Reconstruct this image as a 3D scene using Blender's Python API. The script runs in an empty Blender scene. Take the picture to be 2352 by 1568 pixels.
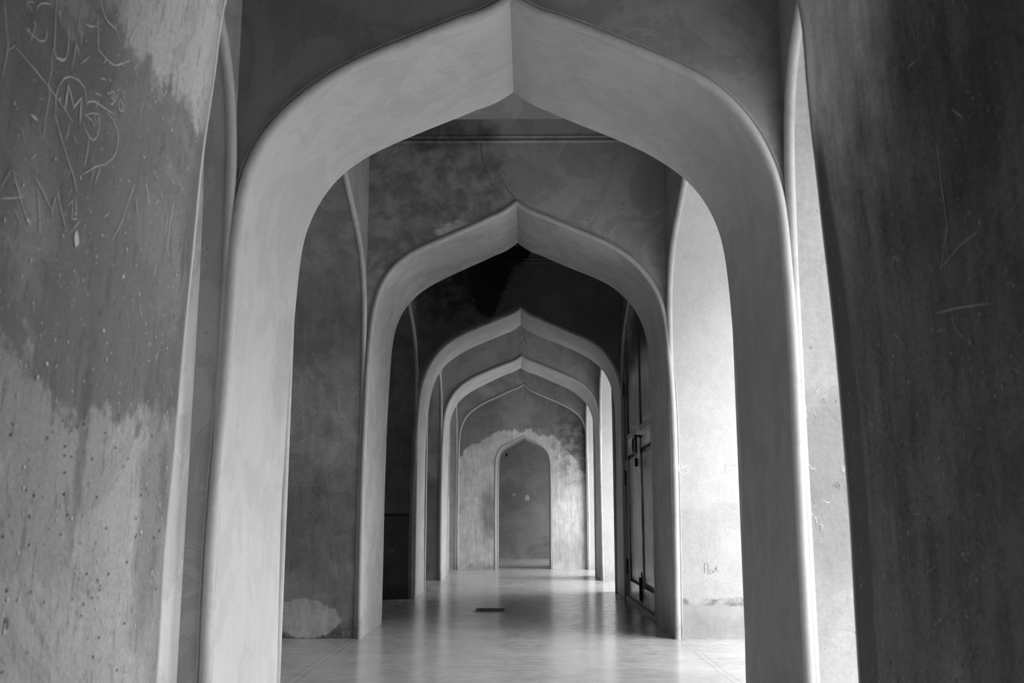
import bpy, bmesh, math, random
from mathutils import Vector, geometry
random.seed(7)
S = bpy.context.scene
C = S.collection
# ------------------------------------------------------------------ camera, sky, exposure
F_PX, PITCH, YAW = 35.0 / 36.0 * 2352, math.radians(10.19), math.atan(30.0 / 2286.7)
cam_d = bpy.data.cameras.new('camera'); cam = bpy.data.objects.new('camera', cam_d); C.objects.link(cam)
cam_d.lens = 35.0; cam_d.sensor_width = 36.0; cam_d.clip_start = 0.02; cam_d.clip_end = 300
cam.location = (0, 0, 1.0); cam.rotation_euler = (math.pi / 2 + PITCH, 0, YAW)
cam_d.dof.use_dof = True; cam_d.dof.focus_distance = 8.0; cam_d.dof.aperture_fstop = 9.0
S.camera = cam
S.view_settings.view_transform = 'Standard'; S.view_settings.look = 'None'
S.view_settings.gamma = 1.0; S.view_settings.use_curve_mapping = False
S.view_settings.exposure = 0.10
W = bpy.data.worlds.new('overcast_sky'); S.world = W; W.use_nodes = True
bg = W.node_tree.nodes['Background']; bg.inputs[1].default_value = 8.8
_t = W.node_tree; _c = _t.nodes.new('ShaderNodeTexCoord'); _s = _t.nodes.new('ShaderNodeSeparateXYZ'); _r = _t.nodes.new('ShaderNodeMapRange')
_r.inputs[1].default_value = .02; _r.inputs[2].default_value = .55; _r.inputs[3].default_value = .25; _r.inputs[4].default_value = 1.5   # overcast sky, duller towards the horizon
_t.links.new(_c.outputs['Generated'], _s.inputs[0]); _t.links.new(_s.outputs[2], _r.inputs[0]); _t.links.new(_r.outputs[0], bg.inputs[0])
S.cycles.max_bounces = 8; S.cycles.diffuse_bounces = 7; S.cycles.glossy_bounces = 4
S.cycles.use_adaptive_sampling = True; S.cycles.adaptive_threshold = 0.06; S.cycles.adaptive_min_samples = 16
S.cycles.sample_clamp_indirect = 6.0; S.cycles.use_denoising = True

# ------------------------------------------------------------------ picture point -> place point
CP, SP, CY, SY = math.cos(PITCH), math.sin(PITCH), math.cos(YAW), math.sin(YAW)
def ray(px, py):
    a = (px - 1176) / F_PX; b = (784 - py) / F_PX
    y = CP - b * SP; z = SP + b * CP
    return Vector((a * CY - y * SY, a * SY + y * CY, z))
def onY(px, py, Y):
    d = ray(px, py); return Vector((0, 0, 1)) + d * (Y / d.y)
def onX(px, py, X):
    d = ray(px, py); return Vector((0, 0, 1)) + d * (X / d.x)
def floorY(py): 
    d = ray(1176, py); return -d.y / d.z

XL, XR, ZT = -1.45, 1.30, 4.72          # side wall planes, springing of the vaults
AY = [(4.72, 6.06), (8.86, 10.2), (13.3, 14.66), (17.3, 18.8)]   # front and back of the four cross arches
YE = 21.2                                   # far end wall
YN = 1.9                                    # near end wall (bay side)

# ------------------------------------------------------------------ materials
def srgb(v): return ((v + 0.055) / 1.055) ** 2.4 if v > 0.04045 else v / 12.92
class NT:
    def __init__(s, name):
        s.m = bpy.data.materials.new(name); s.m.use_nodes = True; s.t = s.m.node_tree
        s.b = s.t.nodes['Principled BSDF']
    def n(s, typ, ins=None, **kw):
        nd = s.t.nodes.new(typ)
        for k, v in kw.items(): setattr(nd, k, v)
        for k, v in (ins or {}).items():
            if isinstance(v, bpy.types.NodeSocket): s.t.links.new(v, nd.inputs[k])
            else: nd.inputs[k].default_value = v
        return nd
    def math(s, op, a, b=0.0, clamp=False):
        return s.n('ShaderNodeMath', {0: a, 1: b}, operation=op, use_clamp=clamp).outputs[0]
    def vm(s, op, a, b): return s.n('ShaderNodeVectorMath', {0: a, 1: b}, operation=op).outputs[0]
    def noise(s, vec, scale, detail=4, rough=.55, dist=0.0):
        return s.n('ShaderNodeTexNoise', {'Vector': vec, 'Scale': scale, 'Detail': detail, 'Roughness': rough, 'Distortion': dist})
    def ramp(s, x, a, b, c=0.0, d=1.0, smooth=True):
        return s.n('ShaderNodeMapRange', {'Value': x, 'From Min': a, 'From Max': b, 'To Min': c, 'To Max': d},
                   interpolation_type='SMOOTHSTEP' if smooth else 'LINEAR').outputs[0]
    def mixf(s, f, a, b):
        nd = s.n('ShaderNodeMix', data_type='FLOAT')
        for i, v in ((0, f), (2, a), (3, b)):
            if isinstance(v, bpy.types.NodeSocket): s.t.links.new(v, nd.inputs[i])
            else: nd.inputs[i].default_value = v
        return nd.outputs[0]
ALB = .64
def plaster(name, base, cloud=.18, streak=.12, fine=.12, speck=.25, lights=.0, patches=(), rough=.55, spec=.35, bump=.25, stretch=.18, damp=0.0, off=0.0, fineS=9.0, peel=.10, flecks=0.0):
    """weathered lime plaster: base albedo, cloudy wear, trowel streaks, pits, then stains and painted-in shade with shapes of their own"""
    base *= ALB
    N = NT(name); g = N.n('ShaderNodeNewGeometry').outputs['Position']
    P = N.vm('ADD', g, (off, off * .7, off * .3))
    big = N.noise(P, 1.5, 6, .6, .6).outputs[0]
    mid = N.noise(P, 5.5, 6, .65, .3).outputs[0]
    Ps = N.vm('MULTIPLY', P, (1, 1, stretch))
    st = N.noise(Ps, 16, 5, .6).outputs[0]
    fn = N.noise(P, fineS * 5, 4, .7).outputs[0]
    v = N.math('ADD', N.math('MULTIPLY', N.math('SUBTRACT', big, .5), cloud * 4.2), 1.0)
    v = N.math('ADD', v, N.math('MULTIPLY', N.math('SUBTRACT', mid, .5), cloud * 3.0))
    v = N.math('ADD', v, N.math('MULTIPLY', N.math('SUBTRACT', st, .5), streak * 3.6))
    v = N.math('ADD', v, N.math('MULTIPLY', N.math('SUBTRACT', fn, .5), fine * 4.0))
    pe = N.noise(P, 2.3, 7, .68, .9).outputs[0]      # layers of limewash worn through, crisp edged
    v = N.math('MULTIPLY', v, N.ramp(pe, .50, .525, 1.0 + peel * .6, 1.0 - peel))
    pe2 = N.noise(N.vm('ADD', P, (3.1, 9.2, 5.5)), 6.5, 5, .7, .5).outputs[0]
    v = N.math('MULTIPLY', v, N.ramp(pe2, .60, .64, 1.0, 1.0 - peel * .8))
    if flecks:
        fl = N.noise(N.vm('MULTIPLY', P, (1, 1, .22)), 60, 4, .7, .8).outputs[0]
        v = N.math('MULTIPLY', v, N.ramp(fl, .575, .62, 1.0, 1.0 - flecks))
    v = N.math('MULTIPLY', v, base)
    if damp:   # worn, dirty foot of the wall
        z = N.n('ShaderNodeSeparateXYZ', {0: g}).outputs[2]
        k = N.ramp(N.math('ADD', z, N.math('MULTIPLY', N.math('SUBTRACT', mid, .5), .5)), .02, .32, 1.0, 0.0)
        v = N.mixf(N.math('MULTIPLY', k, N.ramp(fn, .35, .6, .35, 1.0)), v, N.math('MULTIPLY', v, 1 - damp))
    wcache = {}
    for p in patches:
        ws, wa = p.get('ws', 3.0), p.get('w', .25)
        if (ws, wa) not in wcache:
            nz = N.noise(P, ws, 6, .68).outputs['Color']
            nz2 = N.vm('SUBTRACT', nz, (.5, .5, .5))
            wcache[(ws, wa)] = N.vm('ADD', g, N.vm('MULTIPLY', nz2, (wa * 2, wa * 2, wa * 2)))
        q = wcache[(ws, wa)]
        if 'sx' in p:
            q = N.vm('MULTIPLY', q, p['sx'])
        d = N.vm('DIVIDE', N.vm('SUBTRACT', q, p['c']), p['r'])
        if p.get('box'):
            a = N.n('ShaderNodeVectorMath', {0: d}, operation='ABSOLUTE').outputs[0]
            sx = N.n('ShaderNodeSeparateXYZ', {0: a})
            L = N.math('MAXIMUM', N.math('MAXIMUM', sx.outputs[0], sx.outputs[1]), sx.outputs[2])
        else:
            L = N.n('ShaderNodeVectorMath', {0: d}, operation='LENGTH').outputs['Value']
        s = p.get('s', .3)
        k = N.ramp(L, 1 - s, 1 + s, 1.0, 0.0)
        if p.get('grain'): k = N.math('MULTIPLY', k, N.ramp(mid, .36, .62, 1 - p['grain'], 1.0))
        k = N.math('MULTIPLY', k, p.get('a', 1.0))
        tgt = N.math('MULTIPLY', v, p['m']) if 'm' in p else N.math('MULTIPLY', N.math('ADD', N.math('ADD', 1.0, N.math('MULTIPLY', N.math('SUBTRACT', mid, .5), p.get('mc', .7))), N.math('ADD', N.math('MULTIPLY', N.math('SUBTRACT', fn, .5), p.get('mc', .7)), N.math('MULTIPLY', N.math('SUBTRACT', st, .5), p.get('mc', .7) * 1.5))), p['v'])
        v = N.mixf(k, v, tgt)
    if speck:
        sp = N.noise(N.vm('MULTIPLY', P, (1, 1, .55)), 34, 3, .75, .4).outputs[0]
        k = N.math('MULTIPLY', N.ramp(sp, .34, .28), N.ramp(big, .42, .62))
        v = N.mixf(N.math('MULTIPLY', k, min(1, speck * 2)), v, N.math('MULTIPLY', v, .35))
    if lights:
        lp = N.noise(N.vm('MULTIPLY', P, (1, 1, .42)), 62, 2, .6, .9).outputs[0]
        k = N.math('MULTIPLY', N.ramp(lp, .66, .73), N.ramp(mid, .42, .6))
        v = N.mixf(N.math('MULTIPLY', k, lights), v, N.math('ADD', N.math('MULTIPLY', v, 1.6), .06))
    v = N.math('MINIMUM', N.math('MAXIMUM', v, .008), .86)
    col = N.n('ShaderNodeCombineColor', {0: v, 1: v, 2: v}).outputs[0]
    N.t.links.new(col, N.b.inputs['Base Color'])
    rr = N.math('ADD', rough - .1, N.math('MULTIPLY', mid, .2))
    N.t.links.new(rr, N.b.inputs['Roughness']); N.b.inputs['Specular IOR Level'].default_value = spec
    h = N.math('ADD', N.math('MULTIPLY', mid, .5), N.math('ADD', N.math('MULTIPLY', fn, .25), N.math('MULTIPLY', st, .4)))
    bp = N.n('ShaderNodeBump', {'Height': h, 'Strength': bump, 'Distance': .012}).outputs[0]
    N.t.links.new(bp, N.b.inputs['Normal'])
    return N.m
def plain(name, v, rough=.5, metal=0.0, spec=.5, coat=0.0):
    N = NT(name); N.b.inputs['Base Color'].default_value = (v, v, v, 1); N.b.inputs['Roughness'].default_value = rough
    N.b.inputs['Metallic'].default_value = metal; N.b.inputs['Specular IOR Level'].default_value = spec
    N.b.inputs['Coat Weight'].default_value = coat
    return N.m

# ------------------------------------------------------------------ mesh helpers
def link(name, me, mat, parent=None, smooth=True):
    o = bpy.data.objects.new(name, me); C.objects.link(o)
    if mat: me.materials.append(mat)
    if parent is not None:
        o.parent = parent; o.matrix_parent_inverse = parent_world(parent).inverted()
    return o
def parent_world(p):
    from mathutils import Matrix
    M = Matrix.LocRotScale(p.location, p.rotation_euler, None)
    return M
def mk(name, bm, mat, parent=None, smooth=False, sharp=35):
    bmesh.ops.remove_doubles(bm, verts=bm.verts, dist=1e-5)
    bmesh.ops.recalc_face_normals(bm, faces=bm.faces)
    me = bpy.data.meshes.new(name); bm.to_mesh(me); bm.free()
    if smooth:
        for p in me.polygons: p.use_smooth = True
        me.set_sharp_from_angle(angle=math.radians(sharp))
    return link(name, me, mat, parent)
def thing(name, loc, label, cat, group=None):
    o = bpy.data.objects.new(name, None); C.objects.link(o); o.location = loc; o.empty_display_size = .1
    o['label'] = label; o['category'] = cat; o['kind'] = 'thing'
    if group: o['group'] = group
    return o
def tag(o, label, cat, group=None):
    o['label'] = label; o['category'] = cat; o['kind'] = 'thing'
    if group: o['group'] = group
    return o
def struct(o): o['kind'] = 'structure'; return o
def box(bm, x0, x1, y0, y1, z0, z1):
    v = [bm.verts.new((x, y, z)) for x in (x0, x1) for y in (y0, y1) for z in (z0, z1)]
    for f in ((0, 1, 3, 2), (4, 6, 7, 5), (0, 4, 5, 1), (2, 3, 7, 6), (0, 2, 6, 4), (1, 5, 7, 3)):
        bm.faces.new([v[i] for i in f])
def poly(bm, pts, mapf):
    """fill a 2D polygon (u, z) and place it with mapf"""
    vs = [bm.verts.new(mapf(u, z)) for u, z in pts]
    for t in geometry.tessellate_polygon([[Vector((u, z, 0)) for u, z in pts]]):
        try: bm.faces.new([vs[i] for i in t])
        except ValueError: pass
def resample(pts, n):
    L = [0.0]
    for a, b in zip(pts, pts[1:]): L.append(L[-1] + math.hypot(b[0] - a[0], b[1] - a[1]))
    out = []; j = 0
    for i in range(n + 1):
        t = L[-1] * i / n
        while j < len(L) - 2 and L[j + 1] < t: j += 1
        f = (t - L[j]) / max(1e-9, L[j + 1] - L[j])
        out.append((pts[j][0] + (pts[j + 1][0] - pts[j][0]) * f, pts[j][1] + (pts[j + 1][1] - pts[j][1]) * f))
    return out
def smooth_poly(pts, n=60, it=10):
    p = resample(pts, n)
    for _ in range(it):
        p = [p[0]] + [((a[0] + 2 * b[0] + c[0]) / 4, (a[1] + 2 * b[1] + c[1]) / 4) for a, b, c in zip(p, p[1:], p[2:])] + [p[-1]]
    return p
def curve_cr(pts, n=60):
    """Catmull-Rom through the points, evenly resampled, lightly smoothed"""
    P = [pts[0]] + list(pts) + [pts[-1]]; out = []
    for i in range(1, len(P) - 2):
        a, b, c, d = P[i - 1], P[i], P[i + 1], P[i + 2]
        for k in range(12):
            t = k / 12; r = []
            for q in (0, 1):
                r.append(.5 * (2 * b[q] + (c[q] - a[q]) * t + (2 * a[q] - 5 * b[q] + 4 * c[q] - d[q]) * t * t + (3 * b[q] - a[q] - 3 * c[q] + d[q]) * t ** 3))
            out.append(tuple(r))
    out.append(tuple(pts[-1]))
    return smooth_poly(out, n, 6)
def tube(bm, path, r, seg=10, closed=False):
    """round bar swept along 3D points"""
    path = [Vector(p) for p in path]; rings = []
    up = None
    for i, p in enumerate(path):
        t = (path[min(i + 1, len(path) - 1)] - path[max(i - 1, 0)]).normalized()
        if up is None:
            up = Vector((0, 1, 0)) if abs(t.y) < .9 else Vector((1, 0, 0))
        up = (up - t * up.dot(t)).normalized(); s = t.cross(up)
        rings.append([bm.verts.new(p + (up * math.cos(a) + s * math.sin(a)) * r) for a in [2 * math.pi * k / seg for k in range(seg)]])
    for A, B in zip(rings, rings[1:]):
        for k in range(seg): bm.faces.new((A[k], A[(k + 1) % seg], B[(k + 1) % seg], B[k]))
    bm.faces.new(rings[0]); bm.faces.new(list(reversed(rings[-1])))
def offset2d(pts, d):
    """push an open left-to-right arch outline outward; the peak keeps its point"""
    out = []
    for i, p in enumerate(pts):
        a = pts[max(0, i - 1)]; b = pts[min(len(pts) - 1, i + 1)]
        tx, tz = b[0] - a[0], b[1] - a[1]; L = math.hypot(tx, tz) or 1
        dd = d * (1.35 if i == len(pts) // 2 else 1)
        out.append((p[0] - tz / L * dd, p[1] + tx / L * dd))
    return out

def ribbon(bm, pts, w, nrm, mi=1, taper=True):
    """one scratch: a thin sliver lying on the plaster, tapering at both ends"""
    P = [Vector(p) + nrm * .0012 for p in pts]; Q = []
    for a, b in zip(P, P[1:]):
        k = max(2, int((b - a).length / .012)); Q += [a.lerp(b, i / k) for i in range(k)]
    Q.append(P[-1]); rows = []
    for i, p in enumerate(Q):
        t = (Q[min(i + 1, len(Q) - 1)] - Q[max(i - 1, 0)]); sd = t.cross(nrm)
        sd = sd.normalized() if sd.length > 1e-9 else Vector((0, 0, 1))
        u = i / (len(Q) - 1); ww = w * (.45 + .55 * math.sin(math.pi * u) ** .5 if taper else 1) * random.uniform(.7, 1.2) * .5
        rows.append((bm.verts.new(p + sd * ww), bm.verts.new(p - sd * ww)))
    for A, B in zip(rows, rows[1:]):
        f = bm.faces.new((A[0], A[1], B[1], B[0])); f.material_index = mi
def chip(bm, c, a, b, nrm, mi=1, n=9):
    up = Vector((0, 0, 1)); sd = nrm.cross(up).normalized(); c = Vector(c) + nrm * .0012
    f = bm.faces.new([bm.verts.new(c + sd * math.cos(t) * a * random.uniform(.7, 1.1) + up * math.sin(t) * b * random.uniform(.7, 1.1)) for t in [2 * math.pi * k / n for k in range(n)]])
    f.material_index = mi
# ------------------------------------------------------------------ arch outlines
NH = 84
def half(pxs, Y, x0=0, y0=0, s=1.0, extra=()):
    """outline points read in a picture crop -> outline on the plane y = Y, from floor to peak"""
    pts = [onY(x0 + a / s, y0 + b / s, Y) for a, b in pxs] + [onY(a, b, Y) for a, b in extra]
    pts = sorted([(p.x, p.z) for p in pts], key=lambda q: q[1])
    return pts
def outline(left, right, basezL=None):
    L = list(left); R = list(right)
    for Q in (L, R):
        if Q[0][1] > .02: Q.insert(0, (Q[0][0], 0.0))
        Q[0] = (Q[0][0], 0.0)
    ax = (L[-1][0] + R[-1][0]) / 2; az = (L[-1][1] + R[-1][1]) / 2
    L[-1] = (ax, az); R[-1] = (ax, az)
    L = curve_cr(L, NH); R = curve_cr(R, NH)
    hw_ = (R[0][0] - L[0][0]) / 2; w_ = .17 * hw_
    def cusp(P):   # the little reverse curve under the point
        out = []
        for x, z in P:
            q = abs(x - ax) / w_
            out.append((x, z - (.009 * hw_ * 4 * q * (1 - q) if q < 1 and z > az * .8 else 0)))
        return out
    L, R = cusp(L), cusp(R)
    return L + list(reversed(R))[1:]
A1, A1b = AY[0]; A2, A2b = AY[1]; A3, A3b = AY[2]; A4, A4b = AY[3]
z1 = dict(x0=480, y0=0, s=2.614); z2 = dict(x0=1160, y0=0, s=2.614)
z3 = dict(x0=820, y0=440, s=4.126); z4 = dict(x0=1180, y0=440, s=4.126)
z5 = dict(x0=940, y0=690, s=5.059); z6 = dict(x0=1180, y0=690, s=5.059); z7 = dict(x0=1000, y0=860, s=3.408)
OUT = {}
OUT[1, 'f'] = outline(half([(1808, 8), (1730, 55), (1600, 110), (1400, 190), (1200, 270), (1000, 350), (830, 430), (640, 550), (480, 680), (370, 800), (290, 930), (240, 1060), (205, 1200), (180, 1380)], A1, **z1, extra=[(543, 600), (533, 768), (494, 1227), (478.6, 1568)]),
                      half([(32, 8), (130, 62), (300, 130), (480, 195), (650, 262), (850, 345), (1050, 430), (1200, 510), (1350, 635), (1450, 760), (1530, 890), (1590, 1030), (1630, 1160), (1655, 1340)], A1, **z2, extra=[(1799.6, 600), (1814, 768), (1835.7, 1227), (1853.5, 1568)]))
OUT[1, 'b'] = outline(half([(1827, 552), (1700, 620), (1550, 685), (1400, 745), (1250, 805), (1090, 873), (960, 935), (830, 1020), (720, 1130), (640, 1260), (580, 1400)], A1b, **z1, extra=[(689.6, 600), (673.5, 768), (666, 890), (655.6, 1074), (650, 1156), (644, 1380), (640, 1568)]),
                      half([(52, 552), (150, 610), (300, 690), (500, 770), (700, 850), (880, 935), (1050, 1045), (1150, 1140), (1230, 1260), (1285, 1380)], A1b, **z2, extra=[(1667, 600), (1683.6, 768), (1698, 1033), (1704.5, 1227), (1709, 1380), (1713, 1568)]))
OUT[2, 'f'] = outline(half([(1514, 118), (1420, 185), (1300, 250), (1150, 320), (1000, 390), (850, 450), (720, 510), (620, 545), (500, 605), (400, 680), (300, 790), (230, 920), (190, 1050), (160, 1200), (145, 1350)], A2, **z3, extra=[(849, 820), (839.5, 1006), (835, 1147), (831, 1293), (828, 1462)]),
                      half([(28, 120), (120, 185), (250, 235), (400, 300), (550, 365), (700, 425), (850, 485), (980, 560), (1100, 640), (1200, 740), (1290, 850), (1360, 980), (1410, 1120), (1440, 1280), (1452, 1450)], A2, **z4, extra=[(1533.4, 820), (1542, 935), (1548, 1139), (1551, 1318), (1553, 1466)]))
OUT[2, 'b'] = outline(half([(1523, 485), (1420, 550), (1300, 610), (1150, 680), (1000, 745), (830, 825), (720, 880), (600, 955), (500, 1050), (420, 1160), (365, 1300), (340, 1430)], A2b, **z3, extra=[(898.8, 820), (889.4, 971), (883.5, 1147), (879.4, 1323), (876.5, 1430)]),
                      half([(38, 485), (130, 548), (280, 615), (450, 690), (620, 760), (800, 830), (950, 910), (1060, 1010), (1150, 1120), (1210, 1230), (1250, 1350), (1275, 1480)], A2b, **z4, extra=[(1490, 820), (1495, 935), (1501, 1139), (1505, 1318), (1506.5, 1436)]))
OUT[3, 'f'] = outline(half([(1296, 92), (1200, 145), (1050, 215), (900, 275), (750, 335), (600, 405), (480, 475), (370, 565), (280, 680), (210, 800), (160, 930), (130, 1060), (110, 1200), (95, 1400)], A3, **z5, extra=[(956.8, 1000), (953.5, 1092), (950, 1204), (947.5, 1375)]),
                      half([(83, 92), (180, 160), (300, 220), (450, 280), (600, 350), (750, 410), (880, 470), (990, 540), (1080, 630), (1150, 740), (1200, 850), (1235, 960), (1255, 1100), (1270, 1300)], A3, **z6, extra=[(1432.5, 1000), (1436, 1139), (1441, 1372)]))
OUT[3, 'b'] = outline(half([(1294, 285), (1220, 335), (1120, 385), (1000, 435), (850, 495), (700, 560), (580, 630), (470, 700), (370, 810), (310, 910), (270, 1020), (240, 1160), (220, 1300), (208, 1450)], A3b, **z5, extra=[(980, 1000), (978, 1036), (976, 1148), (974.5, 1261), (974.5, 1358)]),
                      half([(80, 285), (160, 345), (260, 400), (400, 455), (560, 520), (700, 580), (820, 640), (930, 710), (1020, 790), (1090, 890), (1135, 1010), (1160, 1140), (1172, 1300)], A3b, **z6, extra=[(1413, 1000), (1415, 1148), (1417, 1358)]))
OUT[4, 'f'] = outline(half([(1308, 660), (1230, 705), (1100, 755), (950, 815), (800, 880), (700, 930), (600, 1000), (520, 1090), (460, 1190), (425, 1300), (408, 1420)], A4, **z5, extra=[(1018.5, 1000), (1016, 1064), (1014, 1200), (1013, 1333)]),
                      half([(97, 655), (180, 700), (300, 750), (450, 815), (600, 880), (720, 930), (820, 1000), (900, 1090), (950, 1190), (975, 1290), (988, 1400)], A4, **z6, extra=[(1376.5, 1000), (1379.6, 1148), (1383.8, 1333)]))
OUT[4, 'b'] = outline(half([(1295, 780), (1200, 830), (1100, 870), (950, 940), (800, 1015), (700, 1070), (600, 1150), (540, 1230), (500, 1310), (475, 1410)], A4b, **z5, extra=[(1030.5, 1000), (1028, 1148), (1026, 1324)]),
                      half([(80, 780), (150, 820), (300, 880), (450, 945), (600, 1010), (700, 1065), (800, 1150), (870, 1240), (910, 1340), (930, 1450)], A4b, **z6, extra=[(1366, 1000), (1368, 1148), (1369.8, 1324)]))
OUT['e', 'f'] = outline(half([(690, 80), (640, 105), (560, 140), (480, 180), (400, 215), (330, 255), (270, 300), (230, 350), (205, 410), (192, 480), (186, 600), (182, 800), (180, 1100), (178, 1522)], YE, **z7),
                        half([(694, 80), (740, 120), (800, 155), (900, 195), (1000, 240), (1080, 285), (1130, 330), (1165, 390), (1180, 460), (1184, 600), (1188, 800), (1194, 1100), (1200, 1522)], YE, **z7))
DF, DB = YE + .09, YE + 1.75
OUT['d', 'f'] = outline(half([(688, 490), (670, 500), (640, 512), (590, 535), (540, 560), (503, 595), (484, 640), (476, 700), (475, 800), (473, 1000), (473, 1524)], DF, **z7),
                        half([(690, 490), (740, 520), (800, 545), (850, 575), (878, 612), (892, 660), (898, 720), (901, 900), (902, 1200), (903, 1524)], DF, **z7))
OUT['d', 'b'] = outline(half([(690, 507), (660, 527), (610, 552), (560, 577), (525, 602), (508, 640), (501, 700), (498, 1000), (497, 1500)], DB, **z7),
                        half([(692, 507), (720, 530), (770, 555), (820, 580), (860, 615), (880, 660), (886, 720), (890, 1000), (893, 1500)], DB, **z7))
# near doorway the camera looks through: read its inner edge, then close the arch above the view
nl = half([], YN, extra=[(515, 0), (502, 122), (485, 240), (469, 332), (454, 490), (444, 600), (426, 768), (408, 972), (393, 1135), (380, 1253), (367, 1482), (361, 1568)])
nr = half([], YN, extra=[(1835.7, 0), (1848, 153), (1861, 286), (1876, 408), (1889, 536), (1902, 638), (1917, 780), (1930, 921), (1940, 1054), (1953, 1202), (1961, 1380), (1973, 1568)])
cx = (nl[-1][0] + nr[-1][0]) / 2; zt = nl[-1][1]
nl += [(nl[-1][0] + .06, zt + .16), (nl[-1][0] + .17, zt + .32), (cx - .22, zt + .50), (cx - .06, zt + .60), (cx, zt + .66)]
nr += [(nr[-1][0] - .06, zt + .16), (nr[-1][0] - .17, zt + .32), (cx + .22, zt + .50), (cx + .06, zt + .60), (cx, zt + .66)]
OUT['n'] = outline(nl, nr)

# generic side arch (u from -1 to 1, z above floor): the shape of arch 2 made symmetrical
g = OUT[2, 'f']; gx = g[NH][0]; hw = (g[-1][0] - g[0][0]) / 2
GEN = [((-(g[i][0] - gx) / hw * -1 + (g[i][0] - gx) / hw) / 2, g[i][1]) for i in range(NH + 1)]
GEN = [(min(0, max(-1, ((g[i][0] - gx) - (g[2 * NH - i][0] - gx)) / 2 / hw)), (g[i][1] + g[2 * NH - i][1]) / 2) for i in range(NH + 1)]
GEN = GEN + [(-u, z) for u, z in reversed(GEN[:-1])]

def wall_with_arch(bm, prof, u0, u1, ztop, mapf):
    """flat wall face around an arch outline, laid in strips"""
    m = len(prof) // 2; zs = prof[m][1] * .42
    def q(*p):
        if len({(round(a, 5), round(b, 5)) for a, b in p}) > 2: bm.faces.new([bm.verts.new(mapf(a, b)) for a, b in p])
    for ps, ue in ((prof[:m + 1], u0), (list(reversed(prof[m:])), u1)):
        i = 0
        while ps[i + 1][1] < zs:
            q((ue, ps[i][1]), (ps[i][0], ps[i][1]), (ps[i + 1][0], ps[i + 1][1]), (ue, ps[i + 1][1])); i += 1
        if abs(ue - ps[i][0]) > 1e-4: q((ue, ps[i][1]), (ps[i][0], ps[i][1]), (ps[i][0], ztop), (ue, ztop))
        for a, b in zip(ps[i:], ps[i + 1:]):
            if abs(a[0] - b[0]) > 1e-6: q(a, b, (b[0], ztop), (a[0], ztop))
def loft(bm, fa, fb, steps=4):
    rows = []
    for k in range(steps + 1):
        t = k / steps
        rows.append([bm.verts.new(Vector(a).lerp(Vector(b), t)) for a, b in zip(fa, fb)])
    for A, B in zip(rows, rows[1:]):
        for i in range(len(A) - 1): bm.faces.new((A[i], A[i + 1], B[i + 1], B[i]))
RR = .027
# ------------------------------------------------------------------ surface looks
W_ = 1.0
M_floor = None
def PX(px, py, Y): p = onY(px, py, Y); return (p.x, p.y, p.z)
M = {}
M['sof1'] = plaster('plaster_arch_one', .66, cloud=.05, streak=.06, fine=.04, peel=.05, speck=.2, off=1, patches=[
    dict(c=(XR, 5.4, .75), r=(.6, 3, 1.75), m=.58, s=.4, w=.35, ws=2.5, grain=.15),  # right jamb's shade painted in, over some real dark patina
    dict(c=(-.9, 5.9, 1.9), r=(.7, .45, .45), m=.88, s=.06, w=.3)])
M['sof2'] = plaster('plaster_arch_two', .60, cloud=.10, streak=.07, fine=.05, speck=.3, off=4, damp=.25, patches=[
    dict(c=(-.75, 9.6, 3.6), r=(.55, .8, .3), m=.78, s=.6, w=.4)])
M['sof3'] = plaster('plaster_arch_three', .58, cloud=.12, streak=.07, fine=.05, speck=.3, off=9, damp=.2)
M['sof4'] = plaster('plaster_arch_four', .68, cloud=.06, streak=.05, fine=.04, off=12, damp=.2)
M['sp1'] = plaster('plaster_spandrel_one', .38, cloud=.12, streak=.06, fine=.05, speck=.2, off=2, patches=[
    dict(c=(-1.2, A1, 3.9), r=(1.3, 3, 1.6), m=.66, s=.5, w=.3)])
M['sp2'] = plaster('plaster_spandrel_two', .54, cloud=.10, streak=.05, fine=.04, speck=.35, off=5, patches=[
    dict(c=(-1.15, A2, 3.95), r=(.95, 1, .95), m=.44, s=.12, w=.40, ws=2.2, grain=.7),
    dict(c=(-.55, A2, 3.62), r=(.26, 1, .10), v=.46, s=.15, w=.2, ws=5), dict(c=(-.80, A2, 3.35), r=(.12, 1, .10), v=.42, s=.2, w=.2, ws=5),
    dict(c=(-1.3, A2, 3.1), r=(.07, 1, .2), v=.34, s=.4, w=.15, ws=5),
    dict(c=(-.75, A2, 4.62), r=(.5, 1, .2), m=.6, s=.25, w=.12, ws=6)])
M['sp3'] = plaster('plaster_spandrel_three', .30, cloud=.12, streak=.05, fine=.05, speck=.3, off=7, patches=[
    dict(c=(-.95, A3, 4.2), r=(1.0, 1, 1.4), m=.55, s=.5, w=.3, ws=2.5, grain=.7),
    dict(c=(-.20, A3, 4.66), r=(.27, 1, .24), v=.010, s=.06, w=.14, ws=4),
    dict(c=(-.52, A3, 4.25), r=(.25, 1, .50), v=.011, s=.10, w=.20, ws=4),
    dict(c=(-.48, A3, 4.46), r=(.36, 1, .28), v=.010, s=.15, w=.2, ws=4),
    dict(c=(-.95, A3, 4.15), r=(.35, 1, .45), v=.02, s=.6, w=.4, ws=4, grain=.8)])
M['sp4'] = plaster('plaster_spandrel_four', .50, cloud=.08, streak=.06, fine=.05, speck=.2, off=3)
M['roll'] = plaster('plaster_moulding', .60, cloud=.08, streak=.10, fine=.06, peel=.04, speck=.3, off=6, damp=.4)
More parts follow.
